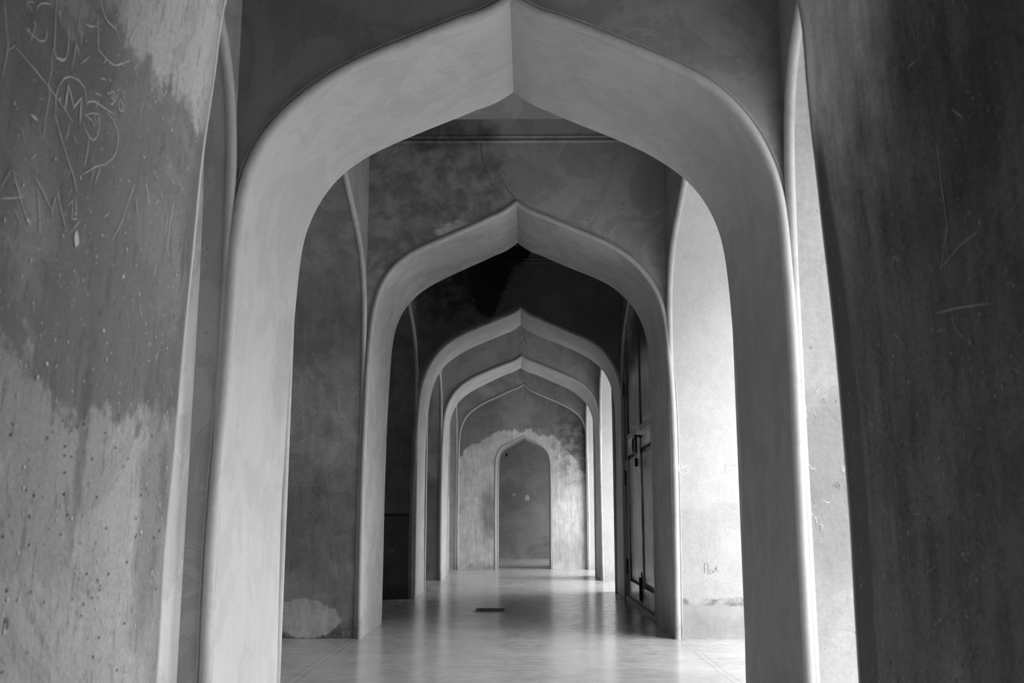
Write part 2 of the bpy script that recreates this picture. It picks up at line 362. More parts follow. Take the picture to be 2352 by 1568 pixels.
M['jL1'] = plaster('plaster_jamb_left_one', .30, cloud=.28, streak=.18, fine=.12, speck=.6, lights=.35, off=8, damp=.65, patches=[
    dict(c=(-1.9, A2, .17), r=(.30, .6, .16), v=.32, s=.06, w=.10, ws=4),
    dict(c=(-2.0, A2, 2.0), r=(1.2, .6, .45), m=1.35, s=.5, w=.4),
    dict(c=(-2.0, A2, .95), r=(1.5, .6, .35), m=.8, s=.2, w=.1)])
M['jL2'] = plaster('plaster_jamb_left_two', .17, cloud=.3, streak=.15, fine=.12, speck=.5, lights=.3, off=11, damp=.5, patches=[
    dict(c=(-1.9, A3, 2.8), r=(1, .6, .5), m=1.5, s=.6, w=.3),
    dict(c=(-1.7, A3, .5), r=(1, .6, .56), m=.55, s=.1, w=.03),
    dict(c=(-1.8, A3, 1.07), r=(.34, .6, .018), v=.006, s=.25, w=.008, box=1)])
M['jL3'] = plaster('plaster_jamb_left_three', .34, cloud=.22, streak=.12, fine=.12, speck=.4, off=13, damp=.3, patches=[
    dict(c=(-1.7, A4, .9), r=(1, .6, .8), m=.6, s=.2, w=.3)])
M['jN'] = plaster('plaster_niche', .46, cloud=.05, streak=.06, fine=.04, speck=.5, off=14)
M['jNb'] = plaster('plaster_niche_back', .66, cloud=.05, streak=.12, fine=.06, off=15)
M['jR'] = plaster('plaster_jamb_right', .66, cloud=.06, streak=.05, fine=.10, peel=.03, speck=.3, off=16, damp=.25, patches=[
    dict(c=(2.0, A2, .6), r=(2, 1, .55), m=.86, s=.12, w=.12, ws=5),
    dict(c=(2.0, A2, .14), r=(2, 1, .16), m=.84, s=.04, w=.015, ws=8),
    dict(c=(2.0, A2, .315), r=(2, 1, .03), m=.4, s=.4, w=.04, ws=9, grain=1.0)])
M['jR0'] = plaster('plaster_jamb_right_near', .56, cloud=.08, streak=.08, fine=.12, peel=.04, speck=.5, lights=.4, off=17, patches=[
    dict(c=(1.5, A1, 1.15), r=(.6, 1, .45), m=.72, s=.4, w=.3, ws=4)])
M['wallL'] = plaster('plaster_wall_left', .44, cloud=.14, streak=.10, fine=.05, off=18)
M['wallR'] = plaster('plaster_wall_right', .44, cloud=.10, streak=.10, fine=.05, off=19)
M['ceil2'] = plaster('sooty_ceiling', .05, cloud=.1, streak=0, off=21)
M['ceil'] = plaster('plaster_ceiling', .55, cloud=.06, streak=.0, fine=.03, off=20)
M['end'] = plaster('plaster_end_wall', .31, cloud=.17, streak=.06, fine=.09, speck=.3, off=22, patches=[
    dict(c=(-.16, YE, .9), r=(1.70, 3, 2.02), v=.50, s=.012, w=.26, ws=3.2, grain=.12),
    dict(c=(.95, YE, 1.25), r=(.35, 3, .75), v=.56, s=.4, w=.35, ws=3.5, grain=.3),
    dict(c=(.95, YE, .35), r=(.45, 3, .3), m=.8, s=.5, w=.3, ws=5, grain=.5),
    dict(c=(1.1, YE, 2.4), r=(.6, 1, .75), m=.42, s=.5, w=.4, ws=6, grain=.95),
    dict(c=(1.2, YE, 3.2), r=(.6, 1, .7), m=.6, s=.5, w=.5, ws=5, grain=.8),
    dict(c=(-.78, YE, 1.15), r=(.16, 1, .55), m=.5, s=.6, w=.1, ws=4),
    dict(c=(-.2, YE, 3.4), r=(.35, 1, .55), m=1.35, s=.7, w=.3, ws=4),
    dict(c=(-.9, YE, .02), r=(.35, 1, .1), m=.5, s=.5, w=.2, ws=6, grain=.8)])
M['endface'] = plaster('plaster_end_face', .40, cloud=.22, streak=.06, fine=.1, speck=.3, off=23, patches=[
    dict(c=(-.5, YE, 4.1), r=(.8, 1, .5), m=1.3, s=.2, w=.25)])
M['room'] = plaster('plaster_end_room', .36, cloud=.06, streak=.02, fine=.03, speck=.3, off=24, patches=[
    dict(c=(-.5, 26.9, .55), r=(1.3, 1, .55), m=.72, s=.5, w=.5, ws=1.6, grain=.4),
    dict(c=(-.50, 26.9, 2.74), r=(.03, 1, .06), v=.02, s=.2, w=.01),
    dict(c=(.05, 26.9, 1.6), r=(.07, 1, .08), v=.55, s=.1, w=.05), dict(c=(-.3, 26.9, 1.68), r=(.05, 1, .04), v=.55, s=.1, w=.05),
    dict(c=(-.35, 26.9, 1.55), r=(.5, 1, .35), m=.68, s=.7, w=.3),
    dict(c=(.55, 26.9, .2), r=(.5, 1, .22), m=.75, s=.1, w=.12, ws=3)])  # last patch: shadow at the wall's lower right, painted into the colour
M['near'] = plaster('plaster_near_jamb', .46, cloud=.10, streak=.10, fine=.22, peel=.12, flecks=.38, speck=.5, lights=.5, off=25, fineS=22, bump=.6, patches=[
    dict(c=(-.7, 1.55, 1.47), r=(.3, .75, .30), m=.42, s=.07, w=.24, ws=5),
    dict(c=(-.7, 1.30, 1.95), r=(.3, .22, .6), m=.5, s=.5, w=.18, ws=5),
    dict(c=(-.7, 1.50, 1.13), r=(.3, .022, .16), m=.55, s=.6, w=.05, ws=12),
    dict(c=(-.7, 1.80, 1.05), r=(.3, .07, .30), m=.55, s=.4, w=.09, ws=9),
    dict(c=(-.7, 1.27, 1.42), r=(.3, .05, .13), m=1.7, s=.5, w=.10, ws=9),
    dict(c=(-.7, 1.90, 1.0), r=(.3, .06, 1.2), m=.62, s=.4, w=.05, ws=12),
    dict(c=(.63, 1.5, 1.0), r=(.4, 1.4, 3.0), v=.048, mc=3.2, s=.2, w=.15, ws=8, grain=.35, box=1),  # right jamb turned from the light: its shade put into the colour
    dict(c=(.60, 1.84, 2.2), r=(.4, .40, .66), v=.62, mc=.9, s=.35, w=.2, ws=4),
    dict(c=(.63, 1.5, .55), r=(.4, .32, .28), v=.16, mc=2, s=.7, w=.2, ws=9, grain=.8),
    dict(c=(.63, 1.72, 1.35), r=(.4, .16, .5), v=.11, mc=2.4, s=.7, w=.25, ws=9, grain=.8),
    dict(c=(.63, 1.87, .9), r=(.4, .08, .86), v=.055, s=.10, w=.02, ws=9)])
def marks(parent_mesh_bm, sets, Y, x0, y0, sc, w, mi=1):
    for L in sets: ribbon(parent_mesh_bm, [onY(x0 + a / sc, y0 + b / sc, Y) for a, b in L], w, Vector((0, -1, 0)), mi)
PRAK = [[(305,1012),(303,932),(325,930),(336,953),(325,975),(306,977)],[(330,1018),(332,978),(347,980),(348,995),(334,1000),(352,1016)],[(360,1012),(370,985),(379,1010)],[(364,1000),(376,1000)],[(388,950),(391,997)],[(410,948),(390,975),(411,997)]]
HEART = [[(125,238),(100,205),(95,172),(110,150),(128,162),(135,180),(150,165),(172,164),(186,185),(165,218),(125,238)],[(113,170),(118,196)],[(116,184),(131,181)],[(130,170),(134,197)],[(140,182),(156,178)],[(146,170),(150,205)],[(162,180),(168,204)],[(158,180),(168,178)],[(162,206),(174,203)],[(480,165),(478,145),(492,170),(505,145),(512,172)],[(525,150),(560,175)],[(555,135),(530,165)],[(465,140),(470,215),(480,235)],[(125,315),(135,365)]]
LINES = [[(178,860),(190,940),(203,1075)],[(115,1140),(120,1210)],[(210,1170),(225,1330)],[(225,880),(250,905),(225,925),(203,900),(225,880)],[(35,945),(110,943),(170,940)],[(120,1025),(240,985)],[(70,920),(78,1020)],[(215,760),(228,775),(215,790),(204,776),(215,760)],[(240,930),(270,900)],[(180,1000),(150,960)]]
STRIP = [[(440,1500-768+90),(445,860),(475,835)],[(455,940),(470,955),(440,960)],[(500,960),(520,955)],[(505,975),(518,974)],[(505,950),(503,990)],[(445,1010),(440,1060)],[(470,1030),(478,1075)],[(505,1020),(512,1075)],[(520,1040),(530,1085)],[(460,300),(485,340)],[(440,330),(480,300)]]
M['nearback'] = plaster('plaster_near_wall', .30, off=26)

# ------------------------------------------------------------------ cross arches
MD0, MP0 = plain('crack_shadow', .07, .9), plain('crack_filler', .33, .8)
ordn = {1: 'nearest and widest of the great arches, peak cut by the top edge', 2: 'second great arch, dark mottled stain on its upper left wall',
        3: 'third great arch, soot-blackened patch over its peak', 4: 'fourth and farthest open great arch, pale soffit, just before the end wall'}
for k in (1, 2, 3, 4):
    yf, yb = AY[k - 1]; f, b = OUT[k, 'f'], OUT[k, 'b']
    T = thing('pointed_arch', (f[NH][0], yf, 0), ordn[k], 'arch', 'great arches across the corridor')
    bm = bmesh.new(); loft(bm, [(x, yf, z) for x, z in f], [(x, yb, z) for x, z in b], 5)
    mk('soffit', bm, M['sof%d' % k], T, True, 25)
    bm = bmesh.new()
    wall_with_arch(bm, f, XL - .012, XR + .012, ZT + .02, lambda u, z: (u, yf, z))
    wall_with_arch(bm, b, XL - .012, XR + .012, ZT + .02, lambda u, z: (u, yb, z))
    cr = {2: ([[(1103, 278), (1102, 300), (1105, 330), (1106, 355), (1112, 378), (1116, 398)], [(1162, 425), (1168, 440), (1178, 448), (1185, 460)]],
              [[(1126, 346), (1138, 354), (1152, 363), (1164, 366), (1172, 374), (1187, 386)], [(1150, 395), (1160, 410), (1163, 425)]]),
          4: ([[(1200, 748), (1204, 760), (1205, 775), (1197, 786), (1191, 800), (1190, 818)], [(1205, 775), (1208, 790)]], [])}.get(k, ([], []))
    for L in cr[0]: ribbon(bm, [onY(a, b_, yf) for a, b_ in L], .007, Vector((0, -1, 0)), 1)
    for L in cr[1]: ribbon(bm, [onY(a, b_, yf) for a, b_ in L], .012, Vector((0, -1, 0)), 2)
    so = mk('spandrel', bm, M['sp%d' % k], T); so.data.materials.append(MD0); so.data.materials.append(MP0)
    bm = bmesh.new(); o = offset2d(f, RR * .5)
    tube(bm, [(x, yf - RR * .05, z) for x, z in o], RR, 14)
    o = offset2d(f, RR * 1.95)
    tube(bm, [(x, yf + RR * .12, z) for x, z in o], RR * .25, 6)
    mk('roll_moulding', bm, M['roll'], T, True, 60)

# ------------------------------------------------------------------ bays: side walls, side arches, vaults
bays = [(YN, A1), (A1b, A2), (A2b, A3), (A3b, A4), (A4b, YE)]
DEEP = 1.35
kinds = [('niche', 'open'), ('deep', 'open'), ('deep', 'door'), ('deep', 'open'), ('niche', 'open')]
lab = {
 ('L', 0): 'shallow blind niche on the left beside the near scratched jamb',
 ('L', 1): 'deep left recess with scratched stained jamb and pale patch near the floor',
 ('L', 2): 'darkest left recess, its jamb crossed by a black horizontal groove',
 ('L', 3): 'narrow grey slice of arched recess on the left, between the third and fourth great arches',
 ('L', 4): 'far blind arched niche on the left beside the end wall, with a dark upright slit',
 ('R', 0): 'open right side arch showing a tall bright strip beside the near dark jamb',
 ('R', 1): 'open right side arch with broad white jamb scratched with a heart and PRAK',
 ('R', 2): 'arched recess on the right that holds the varnished wooden double door',
 ('R', 3): 'open right side arch, narrow bright jamb between third and fourth great arches',
 ('R', 4): 'farthest open side arch on the right, beside the stained end wall'}
ML, MLR, MD = plain('scratch_grey', .22, .8), plain('scratch_white', .85, .8), plain('scratch_dark', .3, .8)
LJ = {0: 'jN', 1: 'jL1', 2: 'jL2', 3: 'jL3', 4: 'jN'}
for i, (ya, yb) in enumerate(bays):
    yc, h = (ya + yb) / 2, (yb - ya) / 2
    for side in 'LR':
        X = XL if side == 'L' else XR; sg = -1 if side == 'L' else 1
        kd = kinds[i][0 if side == 'L' else 1]
        dep = {'niche': .14, 'deep': DEEP, 'open': DEEP, 'door': .09}[kd]
        prof = [(yc + u * h, z) for u, z in GEN]
        bm = bmesh.new(); wall_with_arch(bm, prof, ya, yb, ZT + .02, lambda u, z: (X, u, z))
        struct(mk('wall_left' if side == 'L' else 'wall_right', bm, M['wallL' if side == 'L' else 'wallR']))
        T = thing('side_arch', (X, yc, 0), lab[side, i], 'arch', 'side arches along the %s wall' % ('left' if side == 'L' else 'right'))
        bm = bmesh.new(); loft(bm, [(X, u, z) for u, z in prof], [(X + sg * dep, u, z) for u, z in prof], 3)
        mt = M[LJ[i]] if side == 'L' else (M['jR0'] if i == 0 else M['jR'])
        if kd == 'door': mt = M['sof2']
        if (side, i) == ('R', 1):
            marks(bm, PRAK, yb - .002, 1530, 1020, 3.41, .008, 2); marks(bm, HEART, yb - .002, 1530, 1020, 3.41, .006)
        if (side, i) == ('R', 0):
            q = random.Random(5)
            for _ in range(46):
                x, z = q.uniform(1.33, 1.62), q.uniform(.95, 1.62); P_ = [Vector((x, yb - .002, z))]
                for _k in range(q.choice((2, 3, 4))): P_.append(P_[-1] + Vector((q.uniform(-.018, .018), 0, q.uniform(-.03, .03))))
                ribbon(bm, P_, .0022, Vector((0, -1, 0)), q.choice((1, 2)))
        if (side, i) == ('L', 2): marks(bm, [[(45,990),(33,1000),(44,1012),(32,1030)],[(62,1030),(64,995),(82,1030),(86,992)],[(30,545),(50,545)],[(85,545),(108,548)]], yb - .002, 880, 980, 3.563, .007)
        if (side, i) == ('L', 1): marks(bm, LINES, yb - .002, 640, 560, 1.704, .006)
        ro = mk('reveal', bm, mt, T, True, 25)
        for m_ in (ML if side == 'L' else MLR, MD): ro.data.materials.append(m_)
        if kd == 'niche':
            bm = bmesh.new(); poly(bm, prof, lambda u, z: (X + sg * dep, u, z)); mk('back_panel', bm, M['jNb'], T)
        bm = bmesh.new(); o = offset2d(prof, RR * .5)
        tube(bm, [(X + sg * RR * .3, u, z) for u, z in o], RR, 12)
        mk('roll_moulding', bm, M['roll'], T, True, 60)
    # vault and string course
    n = 12
    bm = bmesh.new(); rows = []
    mx = (XL + XR) / 2; hx = (XR - XL) / 2
    for a in range(n + 1):
        row = []
        for b_ in range(n + 1):
            u, v = a / n * 2 - 1, b_ / n * 2 - 1
            r = max(abs(u), abs(v))
            row.append(bm.verts.new((mx + hx * u, yc + h * v, ZT + .95 * (1 - r ** 2.2) ** .75 if r < 1 else ZT)))
        rows.append(row)
    for a in range(n):
        for b_ in range(n): bm.faces.new((rows[a][b_], rows[a + 1][b_], rows[a + 1][b_ + 1], rows[a][b_ + 1]))
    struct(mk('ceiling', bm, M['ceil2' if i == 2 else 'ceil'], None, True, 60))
    bm = bmesh.new(); zc = 4.50
    for zz, r in ((zc, .016), (zc + .045, .013)):
        tube(bm, [(XL, yb, zz), (XR, yb, zz)], r, 8); tube(bm, [(XL, ya, zz), (XR, ya, zz)], r, 8)
        tube(bm, [(XL, ya, zz), (XL, yb, zz)], r, 8); tube(bm, [(XR, ya, zz), (XR, yb, zz)], r, 8)
    struct(mk('trim_%d' % (i + 1), bm, M[('sp1', 'sp2', 'sp3', 'sp4', 'endface')[i]], None, True, 60))

# outer skins: left chamber wall behind the deep recesses, outer wall of the arcade on the right
bm = bmesh.new(); box(bm, XL - 2.6, XL - 2.45, YN, YE, 0, 6.2); struct(mk('wall_left', bm, M['wallL']))
bm = bmesh.new(); box(bm, XL - 2.6, XL - .0, YN - .4, YE + .4, 5.9, 6.05); struct(mk('ceiling', bm, M['ceil']))
for (u0, u1) in [(AY[0][0], AY[0][1]), (AY[1][0], AY[1][1]), (AY[2][0], AY[2][1]), (AY[3][0], AY[3][1])]:
    pass
def outer_face(X):
    """far faces of the side arches (all five openings cut), so no sky leaks into the piers"""
    for i, (ya, yb) in enumerate(bays):
        kd = kinds[i][0 if X < 0 else 1]
        y0 = ya - (.7 if i else .4); y1 = yb + (.7 if i < 4 else .4)
        yc, h = (ya + yb) / 2, (yb - ya) / 2
        bm = bmesh.new()
        if kd in ('deep', 'open'): wall_with_arch(bm, [(yc + u * h, z) for u, z in GEN], y0, y1, 6.0, lambda u, z: (X, u, z))
        else: poly(bm, [(y0, 0), (y0, 6.0), (y1, 6.0), (y1, 0)], lambda u, z: (X, u, z))
        struct(mk('wall_left' if X < 0 else 'wall_right', bm, M['wallL' if X < 0 else 'wallR']))
outer_face(XR + DEEP); outer_face(XL - DEEP)

# ------------------------------------------------------------------ far end wall, doorway, room beyond
T = thing('relief_arch', (0, YE, 0), 'shallow blind great arch framing the mottled end wall around the small doorway', 'arch')
f = OUT['e', 'f']
bm = bmesh.new(); loft(bm, [(x, YE, z) for x, z in f], [(x, DF, z) for x, z in f], 1); mk('reveal', bm, M['end'], T, True, 25)
bm = bmesh.new(); wall_with_arch(bm, f, XL - .012, XR + .012, ZT + .02, lambda u, z: (u, YE, z)); mk('spandrel', bm, M['endface'], T)
bm = bmesh.new(); tube(bm, [(x, YE + RR * .3, z) for x, z in offset2d(f, RR * .5)], RR, 12); mk('roll_moulding', bm, M['roll'], T, True, 60)
bm = bmesh.new(); wall_with_arch(bm, OUT['d', 'f'], XL - .02, XR + .02, 4.2, lambda u, z: (u, DF, z)); mk('tympanum', bm, M['end'], T)
T = thing('doorway', (0, DF, 0), 'small distant pointed doorway in the middle of the end wall, opening to a dim room', 'doorway')
bm = bmesh.new(); loft(bm, [(x, DF, z) for x, z in OUT['d', 'f']], [(x, DB, z) for x, z in OUT['d', 'b']], 3); mk('reveal', bm, M['sof4'], T, True, 25)
bm = bmesh.new(); o = OUT['d', 'f']; tube(bm, [(x, DF, z) for x, z in offset2d(o, .012)], .012, 10); tube(bm, [(x, DF, z) for x, z in offset2d(o, .034)], .006, 6)
mk('roll_moulding', bm, M['roll'], T, True, 60)
YB = 26.9
bm = bmesh.new(); wall_with_arch(bm, OUT['d', 'b'], -2.6, 2.6, 4.5, lambda u, z: (u, DB, z)); struct(mk('wall_back', bm, M['room']))
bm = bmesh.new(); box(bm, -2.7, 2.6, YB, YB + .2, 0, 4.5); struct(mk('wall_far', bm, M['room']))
bm = bmesh.new(); box(bm, -2.7, -2.55, DB, YB, 0, 4.5); struct(mk('wall_left', bm, M['room']))
bm = bmesh.new(); box(bm, -2.7, 2.7, DB, YB + .2, 4.4, 4.5); struct(mk('ceiling', bm, M['ceil']))
bm = bmesh.new(); pr = [(24.9 + u * 1.5, z * .85) for u, z in GEN]
wall_with_arch(bm, pr, DB, YB, 4.5, lambda u, z: (2.55, u, z)); loft(bm, [(2.55, u, z) for u, z in pr], [(3.1, u, z) for u, z in pr], 1)
struct(mk('wall_right', bm, M['room'], None, True, 25))

# ------------------------------------------------------------------ near end wall and the doorway the view looks through
T = thing('doorway', (cx, YN, 0), 'near doorway whose scratched plaster jambs fill the left and right edges of the view', 'doorway')
n_ = OUT['n']; Y0 = .3
bm = bmesh.new(); loft(bm, [(x, YN - .012, z) for x, z in n_], [(x, Y0, z) for x, z in n_], 6)
no = offset2d(n_, .010); loft(bm, [(x, YN - .012, z) for x, z in n_], [(x, YN, z) for x, z in no], 1)
nh = n_[:NH + 1]; nhr = list(reversed(n_[NH:]))
def xs(side, z):
    P = nh if side == 'L' else nhr
    for p, q in zip(P, P[1:]):
        if p[1] <= z <= q[1]: return p[0] + (q[0] - p[0]) * (z - p[1]) / max(1e-6, q[1] - p[1])
    return P[-1][0]
def on_jamb(side, px, py):
    d = ray(px, py); x = xs(side, 1.2)
    for _ in range(8):
        z = 1 + d.z * x / d.x; x = xs(side, max(0, min(2.5, z)))
    return Vector((x, d.y * x / d.x, 1 + d.z * x / d.x))
G6 = [[(235,0),(240,90)],[(245,15),(300,20)],[(245,25),(285,105)],[(325,100),(335,55),(360,35),(410,28),(450,38)],
 [(505,0),(495,150),(487,300),(483,450),(500,520),(560,545),(590,520),(608,440),(615,330),(612,250)],
 [(470,420),(455,640),(435,740),(440,860),(405,1050),(385,1250)],[(640,620),(665,500),(682,395),(715,510)],[(720,575),(800,510)],
 [(60,455),(130,410)],[(135,430),(200,500),(300,620),(430,780),(500,880),(580,990),(650,1100)],[(30,0),(55,290),(68,400),(55,480),(35,590),(15,680)],
 [(497,1000),(495,880),(520,780),(570,705),(625,688),(700,720),(755,790),(770,880),(775,960)],[(490,1030),(515,1140),(560,1290),(610,1450),(650,1568)],
 [(850,835),(905,862)],[(885,900),(850,980)],[(775,935),(800,912),(850,915),(930,970),(1020,1030)],
 [(755,1035),(830,1018),(880,1030),(890,1150),(865,1240),(835,1262),(800,1240),(760,1160),(740,1080)],[(755,1035),(820,1080),(850,1140)],
 [(985,850),(1000,820),(1025,835),(1010,900),(990,860)],[(1055,835),(1030,900),(1000,945),(980,925)],
 [(1075,895),(1105,950),(1105,1000),(1075,995),(1060,960),(1075,895)],[(955,1005),(1010,1080),(1050,1160),(1060,1250),(1040,1370),(1005,1430),(940,1480),(860,1500),(740,1568)],
 [(790,1255),(785,1350),(765,1440),(755,1500)],[(880,130),(878,440),(940,520),(1000,575),(1035,590),(1090,575),(1170,540)],
 [(900,0),(930,130),(960,190),(1045,270),(1080,380)],[(1250,190),(1200,290),(1160,380)],[(765,215),(800,235),(875,240)],
 [(215,250),(290,320),(350,370),(400,370),(418,310),(415,270)],[(320,200),(300,270),(270,370)],[(620,1100),(610,1200),(580,1250)],[(650,1210),(690,1290)]]
G6b = [[(578,990),(608,760),(650,945)],[(650,975),(728,880),(712,1110)],[(270,1030),(335,1085)],[(500,520),(560,545),(585,525)]]
G7 = [[(0,190),(85,40)],[(100,30),(140,180),(185,340),(220,460)],[(0,285),(100,280),(200,270)],[(318,180),(325,330),(335,480),(335,590)],
 [(290,95),(350,200),(440,390)],[(440,425),(450,330),(475,260)],[(485,185),(500,300),(535,450),(570,570)],[(600,20),(630,120),(655,235)],
 [(645,260),(645,460)],[(620,290),(612,460),(660,460)],[(575,345),(620,295)],[(685,465),(650,510),(580,600)],[(1150,160),(1100,300),(1040,480),(950,650)],
 [(1160,270),(1178,460)],[(1250,110),(1255,200),(1280,340)],[(1435,410),(1415,600)],[(1490,300),(1450,500),(1428,735)],[(100,350),(180,510)],[(1340,830),(1315,950)],
 [(800,0),(780,150)],[(855,10),(810,150)],[(1200,1180),(1200,1250),(1215,1310)]]
GR = [[(980,640),(1000,800),(1030,1020),(1000,1210)],[(1170,1040),(1080,1110),(1000,1210)],[(980,1410),(1080,1385),(1220,1365)],[(780,1200),(790,1150),(810,1180)],
 [(1050,490),(1100,530)],[(850,310),(890,270)],[(730,500),(750,540)],[(620,760),(630,810)]]
NL_, NR_ = Vector((1, 0, 0)), Vector((-1, 0, 0))
for g_, w in ((G6, .0017), (G6b, .0036)):
    for L in g_: ribbon(bm, [on_jamb('L', a / 3.921, b / 3.921) for a, b in L], w, NL_)
for L in G7: ribbon(bm, [on_jamb('L', a / 3.7325, b / 3.7325 + 380) for a, b in L], .0017, NL_)
for L in GR: ribbon(bm, [on_jamb('R', 1652 + a / 1.96, b / 1.96) for a, b in L], .002, NR_, 2)
chip(bm, on_jamb('L', 174, 549), .009, .014, NL_); 
for (x, y) in ((62, 506), (282, 635), (237, 759), (55, 1072), (53, 1120), (323, 1222), (42, 1270), (16, 1376), (42, 1376), (163, 1190), (8, 1452), (85, 866), (106, 835)):
    chip(bm, on_jamb('L', x, y), .004, .0035, NL_)
rnd = random.Random(3)
for side, nrm, mi in (('L', NL_, 1), ('R', NR_, 2)):
    for _ in range(700 if side == 'L' else 520):
        y = rnd.uniform(1.18, 1.87); z = rnd.uniform(.45, 2.35); l = min(.09, .004 + rnd.expovariate(1 / .009))
        if side == 'L' and .3 < math.hypot((y - 1.55) / .5, (z - 1.75) / .6) * rnd.random() * 1.3 + .1: l *= .5
        a = rnd.gauss(math.pi / 2, .75); dy, dz = math.cos(a) * l, math.sin(a) * l
        ribbon(bm, [(xs(side, z), y, z), (xs(side, z + dz / 2), y + dy / 2 + rnd.uniform(-.1, .1) * l, z + dz / 2), (xs(side, z + dz), y + dy, z + dz)], rnd.uniform(.0006, .0013), nrm, mi)
    for _ in range(480 if side == 'L' else 260):
        y = rnd.uniform(1.15, 1.87); z = rnd.uniform(.4, 2.3); r = rnd.uniform(.0008, .0026)
        chip(bm, (xs(side, z), y, z), r * .9, r * rnd.uniform(1, 1.8), nrm, mi, 7)
    for _ in range(300):
        y = rnd.uniform(1.2, 1.88); z = rnd.uniform(.4, 1.15); r = rnd.uniform(.0008, .0028)
        chip(bm, (xs(side, z), y, z), r, r * 1.2, nrm, 3, 7)
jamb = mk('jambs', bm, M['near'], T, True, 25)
for m_ in (plain('scratched_lime', .50, .8), plain('scratched_lime_dull', .42, .8), plain('pitted_plaster', .08, .9)): jamb.data.materials.append(m_)
bm = bmesh.new(); tube(bm, [(x, YN - .004, z) for x, z in offset2d(n_, .006)], .008, 8); mk('edge_bead', bm, M['roll'], T, True, 60)
bm = bmesh.new(); wall_with_arch(bm, no, XL - .012, XR + .012, 4.74, lambda u, z: (u, YN, z)); struct(mk('wall_front', bm, M['nearback']))
bm = bmesh.new(); wall_with_arch(bm, n_, -2.6, 2.6, 4.5, lambda u, z: (u, Y0, z)); struct(mk('wall_front', bm, M['nearback']))
bm = bmesh.new(); box(bm, -2.7, 2.7, -4.2, -4, 0, 4.5); struct(mk('wall_rear', bm, M['nearback']))
bm = bmesh.new(); box(bm, -2.75, -2.6, -4, Y0, 0, 4.5); struct(mk('wall_left', bm, M['nearback']))
bm = bmesh.new(); box(bm, -2.7, 2.7, -4.2, Y0, 4.4, 4.5); struct(mk('ceiling', bm, M['ceil']))
bm = bmesh.new(); box(bm, 2.6, 2.75, -4, Y0, 0, 4.5); struct(mk('wall_right', bm, M['nearback']))

# ------------------------------------------------------------------ floor and ground outside
N = NT('polished_cement_floor'); gp = N.n('ShaderNodeNewGeometry').outputs['Position']
big = N.noise(N.vm('MULTIPLY', gp, (.8, 1.0, 1)), 1.3, 6, .6, .8).outputs[0]
med = N.noise(N.vm('MULTIPLY', gp, (1.0, .9, 1)), 2.2, 7, .6, .35).outputs[0]
fn = N.noise(N.vm('MULTIPLY', gp, (.5, 1, 1)), 14, 6, .7, .5).outputs[0]; soft = N.noise(gp, 1.1, 1, .4).outputs[0]
v = N.math('ADD', N.math('ADD', N.math('MULTIPLY', N.math('SUBTRACT', big, .5), .16), N.math('MULTIPLY', N.math('SUBTRACT', med, .5), .26)), .33)
v = N.math('ADD', v, N.math('MULTIPLY', N.math('SUBTRACT', fn, .5), .16))
sxyz = N.n('ShaderNodeSeparateXYZ', {0: N.vm('ADD', gp, N.vm('MULTIPLY', N.vm('SUBTRACT', N.noise(gp, 1.6, 3).outputs['Color'], (.5, .5, .5)), (.05, .0, .0)))})
for X in (XL + .0, XL - .06, XR, XR + .05):
    k = N.ramp(N.math('ABSOLUTE', N.math('SUBTRACT', sxyz.outputs[0], X)), .004, .012, 1, 0)
    v = N.mixf(N.math('MULTIPLY', k, .45), v, N.math('MULTIPLY', v, .55))
N.t.links.new(N.n('ShaderNodeCombineColor', {0: v, 1: v, 2: v}).outputs[0], N.b.inputs['Base Color'])
N.t.links.new(N.ramp(fn, .3, .7, .15, .27), N.b.inputs['Roughness']); N.b.inputs['Specular IOR Level'].default_value = .6
N.t.links.new(N.n('ShaderNodeBump', {'Height': N.math('ADD', soft, N.math('MULTIPLY', fn, .03)), 'Strength': .10, 'Distance': .012}).outputs[0], N.b.inputs['Normal'])
bm = bmesh.new(); box(bm, XL - 2.6, XR + 2.6, -4.2, YB + .2, -.12, 0); struct(mk('floor', bm, N.m))
bm = bmesh.new(); box(bm, -60, 90, -60, 90, -.6, -.5)
struct(mk('ground', bm, plaster('sandy_ground', .22, cloud=.1)))

# ------------------------------------------------------------------ varnished double door in the right wall of the third bay
N = NT('dark_varnished_wood'); g = N.n('ShaderNodeNewGeometry').outputs['Position']
gr = N.noise(N.vm('MULTIPLY', g, (30, 30, .8)), 1.0, 5, .6, .4).outputs[0]; bl = N.noise(g, 3, 5, .6).outputs[0]
v = N.math('ADD', .05, N.math('MULTIPLY', gr, .12))
zz = N.n('ShaderNodeSeparateXYZ', {0: g}).outputs[2]
v = N.mixf(N.math('MULTIPLY', N.ramp(zz, 1.74, 1.80, 1, 0), N.ramp(gr, .38, .60)), v, .6)   # reflection on the lower panels, put into the colour as pale grain
v = N.mixf(N.ramp(N.math('ADD', zz, N.math('MULTIPLY', N.math('SUBTRACT', bl, .5), .35)), .05, .45, .75, 0.0), v, .22)
N.t.links.new(N.n('ShaderNodeCombineColor', {0: v, 1: v, 2: v}).outputs[0], N.b.inputs['Base Color'])
N.t.links.new(N.ramp(bl, .3, .7, .10, .22), N.b.inputs['Roughness']); N.b.inputs['Specular IOR Level'].default_value = .7
N.t.links.new(N.n('ShaderNodeBump', {'Height': gr, 'Strength': .16, 'Distance': .003}).outputs[0], N.b.inputs['Normal'])
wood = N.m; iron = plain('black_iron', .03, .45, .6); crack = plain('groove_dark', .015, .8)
DX = XR + .03; ya, yb = bays[2]; yc = (ya + yb) / 2; hw2 = (yb - ya) / 2
T = thing('double_door', (DX, yc, 0), 'tall varnished wooden double door with arched panels and black hinges, closed in the right wall', 'door')
